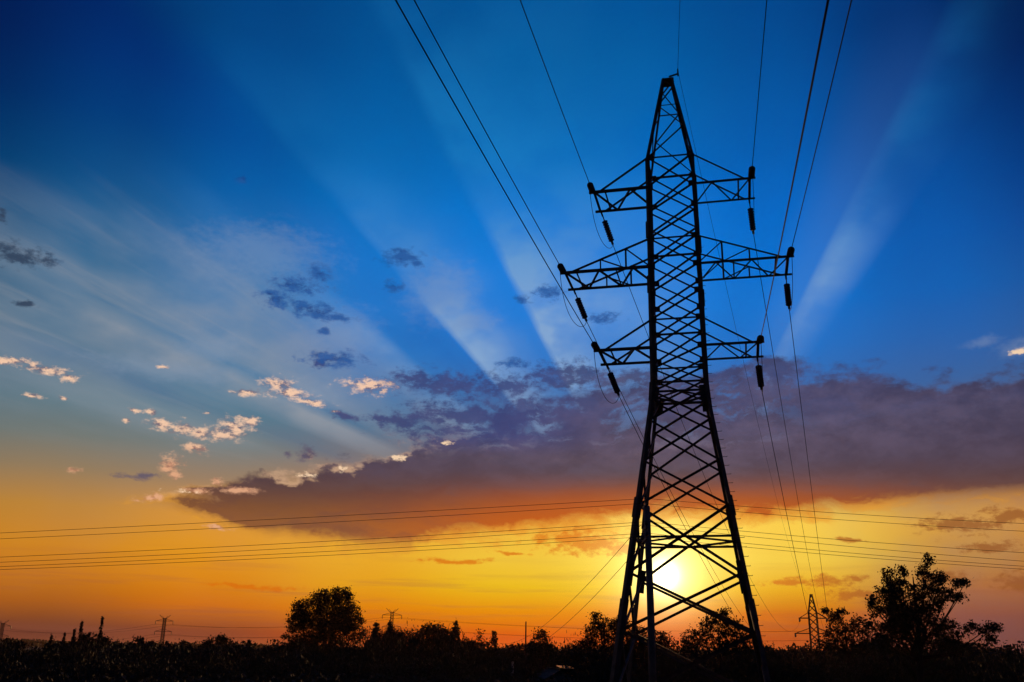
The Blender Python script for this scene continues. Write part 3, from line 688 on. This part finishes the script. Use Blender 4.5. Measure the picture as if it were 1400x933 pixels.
def broadleaf(label, Y, bx, by, lobes, leaf=.2, dens=1., cl=.42, fork=.35, group=None, cat='tree', name='tree', sink=None):
    """lobes are (px, py, rx, ry) ovals of foliage read off the outline; real size follows from the distance Y"""
    B = at(bx, by, Y); gz = ground_z(B.x, B.y); base_ = Vector((B.x, B.y, gz))
    o = empty(name, base_, label, cat, group)
    mpp = (at(bx + 100, by, Y) - at(bx, by, Y)).length / 100
    L = []; 
    for (x, y, rx, ry) in lobes:
        c = at(x, y, Y) - base_; L.append([c.x, rng.uniform(-.5, .5) * rx * mpp, c.z, rx * mpp, ry * mpp])
    top = max(l[2] + l[4] for l in L); tr = max(.10, top * .022)
    m = MB(); zf = top * fork; cx = float(np.mean([l[0] for l in L])) * .35
    m.tube([(0, 0, -.4), (cx * .2, 0, zf * .5), (cx * .6, 0, zf), (cx, 0, top * .62), (cx * 1.1, 0, top * .85)], [tr * 1.25, tr, tr * .85, tr * .5, tr * .15], 9)
    P_ = []
    for (lx, ly, lz, rx, rz) in L:
        zs_ = max(zf * .5, min(top * .75, lz * rng.uniform(.45, .7))); st = Vector((cx * min(1, zs_ / (top * .62)), 0, zs_)); en = Vector((lx, ly, lz - rz * .2))
        mid = st.lerp(en, .5) + Vector((0, 0, -abs(en.x - st.x) * .12)); r0 = tr * (.42 - .25 * zs_ / top)
        m.tube([st, mid, en], [r0, r0 * .65, r0 * .35], 6)
        for q in range(4):
            u = Vector(rng.normal(size=3)); u.normalize(); u.z = abs(u.z) * .8
            e2 = Vector((lx + u.x * rx * .95, ly + u.y * rx * .9, lz + u.z * rz * .95)); m.tube([en, en.lerp(e2, .5) + Vector((0, 0, .05)), e2], [r0 * .3, r0 * .18, r0 * .07], 4)
        area = rx * rz * 3.14
        n = max(16, int(area * 6.5 * dens / (cl / .42) ** 2)); u = rng.normal(size=(n, 3)); u /= np.linalg.norm(u, axis=1)[:, None]
        r = rng.uniform(.15, 1, (n, 1)) ** .5
        cc = np.array([lx, ly, lz]) + u * r * np.array([rx, rx * .85, rz])
        for c in cc:
            k = rng.integers(10, 24); q = rng.normal(size=(k, 3)) * cl * rng.uniform(.35, .75) * np.array([1, 1, .75]); P_.append(c + q)
    m.build('trunk', BARK, o, True)
    build_leaves('crown', np.concatenate(P_), leaf, LEAF, o)
    return o
def conifer(label, Y, px, pt, pb, wpx, group=None, tiers=11, leaf=.3, droop=.25, name='conifer', ragged=.25):
    T = at(px, pt, Y); B = at(px, pb, Y); gz = ground_z(B.x, B.y); base_ = Vector((B.x, B.y, gz)); o = empty(name, base_, label, 'tree', group)
    mpp = (at(px + 100, pb, Y) - at(px, pb, Y)).length / 100; h = T.z - gz; w = wpx * mpp * 1.35; zb = B.z - gz - .15 * (T.z - B.z)
    m = MB(); m.tube([(0, 0, -.4), (0, 0, h * .98)], [h * .022, .03], 7); P_ = []
    for i in range(tiers):
        f = i / (tiers - 1); z = zb + (h - zb) * (1 - (1 - f) ** 1.0) * .97; r = w * (1 - f) ** .9 + .12
        nb = 9
        for k in range(nb):
            a = rng.uniform(0, 6.28); rr_ = r * (1.15 if i % 2 else .8) * rng.uniform(1 - ragged * 1.6, 1 + ragged); e = Vector((math.cos(a) * rr_, math.sin(a) * rr_, z - rr_ * droop + rng.uniform(-.1, .1)))
            m.tube([(0, 0, z), e], [.04, .015], 4)
            nn = int(14 + rr_ * 22); t = rng.uniform(.1, 1, (nn, 1)); P_.append(np.array([0, 0, z]) * (1 - t) + np.array(e) * t + rng.normal(size=(nn, 3)) * np.array([.13, .13, .12]) * (1 + rr_ * .25))
    m.build('trunk', BARK, o, True); P_.append(np.array([0, 0, h]) + rng.normal(size=(14, 3)) * np.array([.06, .06, .3]))
    build_leaves('crown', np.concatenate(P_), leaf, LEAF2, o)
    return o
def column(label, Y, px, pt, pb, wpx, group=None, name='poplar', leaf=.3, gap=.35, cat='tree'):
    T = at(px, pt, Y); B = at(px, pb, Y); gz = ground_z(B.x, B.y); base_ = Vector((B.x, B.y, gz)); o = empty(name, base_, label, cat, group)
    mpp = (at(px + 100, pb, Y) - at(px, pb, Y)).length / 100; h = T.z - gz; w = wpx * mpp; z0 = max(.5, B.z - gz - 1)
    m = MB(); m.tube([(0, 0, -.3), (0, 0, h * .6), (w * .1, 0, h)], [h * .009, h * .005, .015], 7); m.build('trunk', BARK, o, True)
    n = int(max(12, (h - z0) / w * 7)); P_ = []; sp = rng.uniform(0, 6)
    for i in range(n):
        f = rng.random(); z = z0 + (h - z0) * f; r = w * (1 if gap < .4 else .55 + .6 * abs(math.sin(sp + z * 2.1 + rng.normal() * .3))) * (.35 + .65 * math.sin(math.pi * min(1, .12 + f * .9)) ** .6) * rng.uniform(1 - gap, 1); a = rng.uniform(0, 6.28)
        k = rng.integers(8, 18); P_.append(np.array([math.cos(a) * r * .6, math.sin(a) * r * .6, z]) + rng.normal(size=(k, 3)) * np.array([w * .26, w * .26, w * .32]))
    build_leaves('crown', np.concatenate(P_), leaf, LEAF, o)
    return o

# the trees one can tell apart
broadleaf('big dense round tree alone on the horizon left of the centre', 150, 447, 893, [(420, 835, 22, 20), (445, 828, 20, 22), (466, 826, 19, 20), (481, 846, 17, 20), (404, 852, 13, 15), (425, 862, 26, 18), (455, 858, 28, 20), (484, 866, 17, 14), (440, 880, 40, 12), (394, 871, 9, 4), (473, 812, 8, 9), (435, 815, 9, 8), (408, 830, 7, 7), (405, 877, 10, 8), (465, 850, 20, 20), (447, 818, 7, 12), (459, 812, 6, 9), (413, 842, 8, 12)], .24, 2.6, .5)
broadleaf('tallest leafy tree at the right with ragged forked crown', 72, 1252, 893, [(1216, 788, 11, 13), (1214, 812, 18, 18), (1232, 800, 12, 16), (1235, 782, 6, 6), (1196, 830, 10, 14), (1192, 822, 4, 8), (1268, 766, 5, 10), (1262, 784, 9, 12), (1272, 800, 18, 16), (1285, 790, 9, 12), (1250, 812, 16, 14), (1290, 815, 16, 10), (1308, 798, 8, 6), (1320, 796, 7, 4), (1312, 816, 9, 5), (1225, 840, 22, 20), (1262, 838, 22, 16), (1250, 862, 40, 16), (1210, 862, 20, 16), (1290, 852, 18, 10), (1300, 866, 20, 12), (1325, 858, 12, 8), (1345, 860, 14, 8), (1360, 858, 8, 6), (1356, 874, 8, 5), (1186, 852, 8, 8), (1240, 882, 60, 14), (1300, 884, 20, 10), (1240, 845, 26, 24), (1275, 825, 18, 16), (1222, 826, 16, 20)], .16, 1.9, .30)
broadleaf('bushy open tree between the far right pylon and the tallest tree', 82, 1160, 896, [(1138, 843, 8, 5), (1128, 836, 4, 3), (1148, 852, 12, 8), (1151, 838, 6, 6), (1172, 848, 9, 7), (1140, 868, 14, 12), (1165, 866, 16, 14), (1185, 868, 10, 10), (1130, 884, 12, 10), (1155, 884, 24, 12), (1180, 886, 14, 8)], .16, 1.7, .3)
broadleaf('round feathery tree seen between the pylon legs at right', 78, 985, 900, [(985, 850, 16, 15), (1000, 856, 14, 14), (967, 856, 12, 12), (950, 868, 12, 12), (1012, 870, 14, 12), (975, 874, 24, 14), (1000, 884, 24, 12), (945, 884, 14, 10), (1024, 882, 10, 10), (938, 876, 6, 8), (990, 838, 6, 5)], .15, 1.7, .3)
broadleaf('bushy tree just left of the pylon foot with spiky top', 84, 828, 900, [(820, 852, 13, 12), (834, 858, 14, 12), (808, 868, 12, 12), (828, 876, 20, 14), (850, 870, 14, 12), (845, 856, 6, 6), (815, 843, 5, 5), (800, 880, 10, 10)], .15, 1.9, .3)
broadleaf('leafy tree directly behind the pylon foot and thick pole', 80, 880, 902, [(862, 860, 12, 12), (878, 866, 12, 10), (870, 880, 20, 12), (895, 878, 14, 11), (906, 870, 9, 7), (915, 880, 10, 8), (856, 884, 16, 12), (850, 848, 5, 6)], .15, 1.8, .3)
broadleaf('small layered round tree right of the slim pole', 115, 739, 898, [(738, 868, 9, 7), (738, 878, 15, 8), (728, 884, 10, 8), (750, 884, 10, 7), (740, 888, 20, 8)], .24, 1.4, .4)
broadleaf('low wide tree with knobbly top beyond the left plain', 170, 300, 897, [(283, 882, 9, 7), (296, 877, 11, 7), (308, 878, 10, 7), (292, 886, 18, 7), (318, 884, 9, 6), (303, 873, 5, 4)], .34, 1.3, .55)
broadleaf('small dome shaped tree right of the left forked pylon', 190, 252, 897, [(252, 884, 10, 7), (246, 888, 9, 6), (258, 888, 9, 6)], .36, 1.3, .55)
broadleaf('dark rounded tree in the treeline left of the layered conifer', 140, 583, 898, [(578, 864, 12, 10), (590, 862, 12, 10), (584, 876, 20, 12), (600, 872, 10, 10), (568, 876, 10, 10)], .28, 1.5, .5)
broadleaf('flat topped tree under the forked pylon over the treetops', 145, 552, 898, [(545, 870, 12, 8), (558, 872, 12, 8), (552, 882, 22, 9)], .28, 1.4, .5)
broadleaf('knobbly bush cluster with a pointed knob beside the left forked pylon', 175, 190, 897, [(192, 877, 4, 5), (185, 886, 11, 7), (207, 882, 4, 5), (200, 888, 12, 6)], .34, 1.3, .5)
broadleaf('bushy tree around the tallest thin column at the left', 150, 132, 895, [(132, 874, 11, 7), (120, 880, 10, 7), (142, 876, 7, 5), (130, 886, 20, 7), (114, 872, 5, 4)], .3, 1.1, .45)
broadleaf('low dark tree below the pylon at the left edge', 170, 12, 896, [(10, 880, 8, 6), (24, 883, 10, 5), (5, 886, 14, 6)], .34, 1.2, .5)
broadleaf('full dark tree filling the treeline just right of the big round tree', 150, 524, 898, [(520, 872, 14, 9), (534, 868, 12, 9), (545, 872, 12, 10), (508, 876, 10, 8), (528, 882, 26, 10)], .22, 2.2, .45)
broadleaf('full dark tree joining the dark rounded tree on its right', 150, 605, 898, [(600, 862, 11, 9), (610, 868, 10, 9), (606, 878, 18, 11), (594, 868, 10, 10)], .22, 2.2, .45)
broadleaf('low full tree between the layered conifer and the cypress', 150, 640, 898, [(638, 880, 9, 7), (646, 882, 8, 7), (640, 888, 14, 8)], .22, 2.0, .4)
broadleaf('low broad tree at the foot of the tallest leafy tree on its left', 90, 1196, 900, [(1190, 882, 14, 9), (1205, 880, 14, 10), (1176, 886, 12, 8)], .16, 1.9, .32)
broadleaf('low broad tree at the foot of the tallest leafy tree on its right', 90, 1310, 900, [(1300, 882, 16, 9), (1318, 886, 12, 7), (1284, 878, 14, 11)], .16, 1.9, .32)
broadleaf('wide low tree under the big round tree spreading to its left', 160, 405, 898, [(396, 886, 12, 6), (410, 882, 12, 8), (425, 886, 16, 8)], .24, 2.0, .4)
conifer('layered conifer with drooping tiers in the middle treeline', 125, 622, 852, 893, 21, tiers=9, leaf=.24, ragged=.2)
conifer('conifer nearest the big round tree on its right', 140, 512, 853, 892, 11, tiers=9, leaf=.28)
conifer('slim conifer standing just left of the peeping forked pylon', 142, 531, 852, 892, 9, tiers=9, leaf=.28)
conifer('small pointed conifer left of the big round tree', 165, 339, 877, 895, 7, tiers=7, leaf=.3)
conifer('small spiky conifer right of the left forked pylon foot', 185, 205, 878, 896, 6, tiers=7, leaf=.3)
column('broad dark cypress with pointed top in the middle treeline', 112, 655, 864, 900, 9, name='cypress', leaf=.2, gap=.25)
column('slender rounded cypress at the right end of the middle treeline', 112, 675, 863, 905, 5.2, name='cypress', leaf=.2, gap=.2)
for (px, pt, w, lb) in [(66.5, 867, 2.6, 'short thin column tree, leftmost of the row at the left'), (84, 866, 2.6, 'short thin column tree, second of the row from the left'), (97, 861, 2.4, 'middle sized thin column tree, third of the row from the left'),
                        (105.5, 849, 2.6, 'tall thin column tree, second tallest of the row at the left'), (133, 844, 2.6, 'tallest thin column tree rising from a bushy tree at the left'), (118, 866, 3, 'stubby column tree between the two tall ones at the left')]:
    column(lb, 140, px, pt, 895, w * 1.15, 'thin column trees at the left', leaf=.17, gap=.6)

# bushes that fill the dark band: a few kinds, copied
def bush_proto(kind):
    o = empty('bush', (0, 0, -50), 'x', 'bush'); m = MB(); P_ = []
    rx = (1.6, 2.1, 1.3)[kind]; hz = (1.7, 1.5, 2.3)[kind]
    for k in range(8):
        a = rng.uniform(0, 6.28); e = Vector((math.cos(a) * rx * .7, math.sin(a) * rx * .7, hz * rng.uniform(.6, 1))); m.tube([(0, 0, -.5), e * .5, e], [.05, .035, .01], 4)
    n = 230
    u = rng.normal(size=(n, 3)); u /= np.linalg.norm(u, axis=1)[:, None]; u[:, 2] = abs(u[:, 2]); r = rng.uniform(.1, 1.12, (n, 1)) ** .6
    for c in u * r * np.array([rx, rx, hz]): P_.append(c + rng.normal(size=(16, 3)) * .17)
    for k in range(4):       # a few upright shoots
        a = rng.uniform(0, 6.28); b = np.array([math.cos(a), math.sin(a), 0]) * rx * rng.uniform(0, .8); t = rng.uniform(.5, 1.3, (14, 1)); P_.append(b + t * np.array([0, 0, hz]) + rng.normal(size=(14, 3)) * .05)
    m.build('stem', BARK, o); build_leaves('crown', np.concatenate(P_), .13, LEAF, o)
    return o
protos = [bush_proto(k) for k in range(3)]; used = [False] * 3
def bush(px, py, Y, s, lb, grp):
    k = rng.integers(0, 3); o = protos[k] if not used[k] else copy_tree(protos[k]); used[k] = True
    p = at(px, py, Y); gz = ground_z(p.x, p.y); hz = (1.7, 1.5, 2.3)[k]
    z_s = max(.3, (p.z - gz) / (hz * 1.16)); o.location = (p.x, p.y, gz); o.scale = (s, s, z_s); o.rotation_euler.z = rng.uniform(0, 6.28); o['label'] = lb; o['group'] = grp
prof = lambda x: np.interp(x, [0, 60, 150, 180, 230, 260, 340, 385, 470, 500, 530, 560, 620, 640, 690, 705, 760, 775, 800, 850, 900, 925, 1020, 1045, 1110, 1130, 1200, 1320, 1345, 1400], [884, 884, 884, 882, 890, 884, 888, 886, 878, 868, 864, 863, 867, 880, 890, 888, 882, 878, 872, 872, 874, 884, 878, 890, 894, 888, 880, 886, 891, 893])
LB = {'far': 'dark bush on the skyline of the thicket along the horizon', 'near': 'black bush in the thicket along the bottom edge of the view'}
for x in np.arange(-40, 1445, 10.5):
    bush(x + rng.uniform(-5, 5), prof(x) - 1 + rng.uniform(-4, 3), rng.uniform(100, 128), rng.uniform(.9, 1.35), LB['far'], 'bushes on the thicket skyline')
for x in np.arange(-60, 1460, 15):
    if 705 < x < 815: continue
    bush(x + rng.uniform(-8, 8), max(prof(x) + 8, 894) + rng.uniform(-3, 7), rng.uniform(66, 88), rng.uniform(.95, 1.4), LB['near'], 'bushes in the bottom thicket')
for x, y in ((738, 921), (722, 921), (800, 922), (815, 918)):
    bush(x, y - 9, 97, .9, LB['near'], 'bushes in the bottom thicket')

# undergrowth and reeds: nobody could count it
def scatter(name, n, d0, d1, hfun, leaf, m, kind='stuff', spread=.5, az=(-33, 33)):
    P_ = []
    for i in range(n):
        a = R(rng.uniform(*az)); d = rng.uniform(d0, d1); x, y = d * math.sin(a), d * math.cos(a); h = hfun(d)
        k = 16; t = rng.random((k, 1)); P_.append(np.array([x, y, ground_z(x, y)]) + np.concatenate([rng.normal(size=(k, 2)) * spread, t * h], 1))
    return tag(build_leaves(name, np.concatenate(P_), leaf, m, None), kind=kind)
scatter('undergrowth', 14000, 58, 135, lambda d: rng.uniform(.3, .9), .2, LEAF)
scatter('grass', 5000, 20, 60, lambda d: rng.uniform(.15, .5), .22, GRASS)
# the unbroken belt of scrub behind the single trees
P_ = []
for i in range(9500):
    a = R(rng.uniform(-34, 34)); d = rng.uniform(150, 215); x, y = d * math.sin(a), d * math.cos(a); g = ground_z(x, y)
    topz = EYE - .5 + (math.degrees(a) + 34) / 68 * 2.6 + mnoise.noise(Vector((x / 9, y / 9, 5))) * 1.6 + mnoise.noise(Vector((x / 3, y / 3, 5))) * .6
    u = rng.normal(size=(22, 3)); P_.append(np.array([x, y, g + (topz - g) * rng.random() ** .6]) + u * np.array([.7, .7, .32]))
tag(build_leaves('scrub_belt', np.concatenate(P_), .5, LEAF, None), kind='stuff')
# far woods on the plain
P_ = []
for i in range(5200):
    a = R(rng.uniform(-34, 34)); d = rng.uniform(260, 760); x, y = d * math.sin(a), d * math.cos(a)
    cl_ = mnoise.noise(Vector((x / 60, y / 60, 9)))
    if cl_ < -.05: continue
    h = 5.5 + 4.5 * cl_ + rng.uniform(-1.5, 1.5); g = ground_z(x, y)
    u = rng.normal(size=(26, 3)); P_.append(np.array([x, y, g + h * .5]) + u * np.array([2.4, 2.4, h * .26]))
tag(build_leaves('far_wood', np.concatenate(P_), 1.1, LEAF, None), kind='stuff')
P_ = []
for i in range(5000):
    a = R(rng.uniform(-33, 33)); d = rng.uniform(1700, 2900); x, y = d * math.sin(a), d * math.cos(a)
    if mnoise.noise(Vector((x / 260, y / 260, 3))) < .0: continue
    u = rng.normal(size=(14, 3)); P_.append(np.array([x, y, ground_z(x, y) + 3]) + u * np.array([9, 9, 2.4]))
tag(build_leaves('far_wood', np.concatenate(P_), 5, LEAF, None), kind='stuff')
# reeds
P_ = []
for i in range(150):
    px = rng.uniform(768, 812); p = at(px, 893, 95); gz = ground_z(p.x, p.y); T = at(px, np.interp(px, [768, 790, 812], [884, 878, 868]) + rng.uniform(-4, 6), 95).z
    t = rng.random((26, 1)); P_.append(np.array([p.x, p.y + rng.uniform(-2, 2), gz]) + t * np.array([rng.uniform(-.3, .3), 0, T - gz]) + rng.normal(size=(26, 3)) * np.array([.035, .035, .05]))
tag(build_leaves('reeds', np.concatenate(P_), .2, GRASS, None), kind='stuff')

# ------------------------------------------------------------------ the house in the dip
HY = 92
ap = at(768, 915.5, HY); g = ground_z(ap.x, ap.y) - .3
hs = empty('house', (ap.x, ap.y, g), 'small dark house with a pale glinting plate on its ridge at the bottom edge', 'house', None, R(8))
ah = ap.z - g; wv = 4.2; eh = ah - 2.3; ln = 7.
m = MB(); m.add([(-wv, 0, 0), (wv, 0, 0), (wv, 0, eh), (0, 0, ah - .12), (-wv, 0, eh), (-wv, ln, 0), (wv, ln, 0), (wv, ln, eh), (0, ln, ah - .12), (-wv, ln, eh)],
    [(0, 1, 2, 3, 4), (9, 8, 7, 6, 5), (0, 4, 9, 5), (1, 6, 7, 2), (4, 3, 8, 9), (3, 2, 7, 8)]); m.build('wall', WALLM, hs)
m = MB()
for s_ in (-1, 1):
    n_ = 9
    for k in range(n_):      # courses of roofing, each lapping the one below
        t0, t1 = k / n_, (k + 1.15) / n_; x0, x1 = s_ * (wv + .4) * t0, s_ * (wv + .4) * t1
        z0, z1 = ah - (2.3 + .2) * t0 + .035, ah - 2.5 * t1 + .06
        q = [(x0, -.4, z0), (x0, ln + .4, z0), (x1, ln + .4, z1), (x1, -.4, z1)]; q2 = [(a, b, c - .05) for a, b, c in q]
        m.add(q + q2, [(0, 1, 2, 3), (7, 6, 5, 4), (0, 3, 7, 4), (1, 5, 6, 2), (2, 6, 7, 3), (0, 4, 5, 1)])
rf = m.build('roof', ROOF, hs)
m = MB(); m.bar((0, -.45, ah + .06), (0, ln + .45, ah + .06), .5, .06, shape='R'); m.build('ridge_cap', ROOF, rf)
m = MB(); q = [(-.1, -.3, ah + .12), (1.1, -.3, ah + .12), (1.1, 2.4, ah + .31), (-.1, 2.4, ah + .31)]
m.add(q + [(a, b, c - .06) for a, b, c in q], [(0, 1, 2, 3), (7, 6, 5, 4), (0, 4, 5, 1), (1, 5, 6, 2), (2, 6, 7, 3), (3, 7, 4, 0)]); m.build('glint_plate', TIN, rf)  # added tin plate, tilted to mirror the low sky as a glint
m = MB(); m.bar((0, -.012, eh - 1.6), (0, -.012, eh - .5), .9, .05, up=(0, 1, 0), shape='R'); m.build('window', WALLM, hs)
# pale post at the bottom edge
c = at(701, 906, 72); gz = ground_z(c.x, c.y)
po = empty('post', (c.x, c.y, gz), 'faint pale upright post at the bottom edge left of the house', 'post')
m = MB(); m.tube([(0, 0, -.3), (0, 0, c.z - gz)], [.085, .075], 10); m.build('shaft', CONC, po, True); m = MB(); m.tube([(0, 0, c.z - gz), (0, 0, c.z - gz + .03), (0, 0, c.z - gz + .07)], [.1, .1, .04], 10); m.build('cap', CONC, po, True)

# ------------------------------------------------------------------ evening haze
HAZE = True
if HAZE:
    m = MB(); x0, x1, y0, y1, z0, z1 = -6100, 6100, -6100, 6100, -30, 45
    m.add([(x0, y0, z0), (x1, y0, z0), (x1, y1, z0), (x0, y1, z0), (x0, y0, z1), (x1, y0, z1), (x1, y1, z1), (x0, y1, z1)], [(3, 2, 1, 0), (4, 5, 6, 7), (0, 1, 5, 4), (1, 2, 6, 5), (2, 3, 7, 6), (3, 0, 4, 7)])
    hm = bpy.data.materials.new('haze'); hm.use_nodes = True; t = hm.node_tree; t.nodes.clear()
    pv = t.nodes.new('ShaderNodeVolumePrincipled'); pv.inputs['Color'].default_value = (.8, .48, .28, 1); pv.inputs['Density'].default_value = .000035; pv.inputs['Anisotropy'].default_value = .6
    ou = t.nodes.new('ShaderNodeOutputMaterial'); t.links.new(pv.outputs[0], ou.inputs['Volume'])
    tag(m.build('haze', hm), kind='stuff')
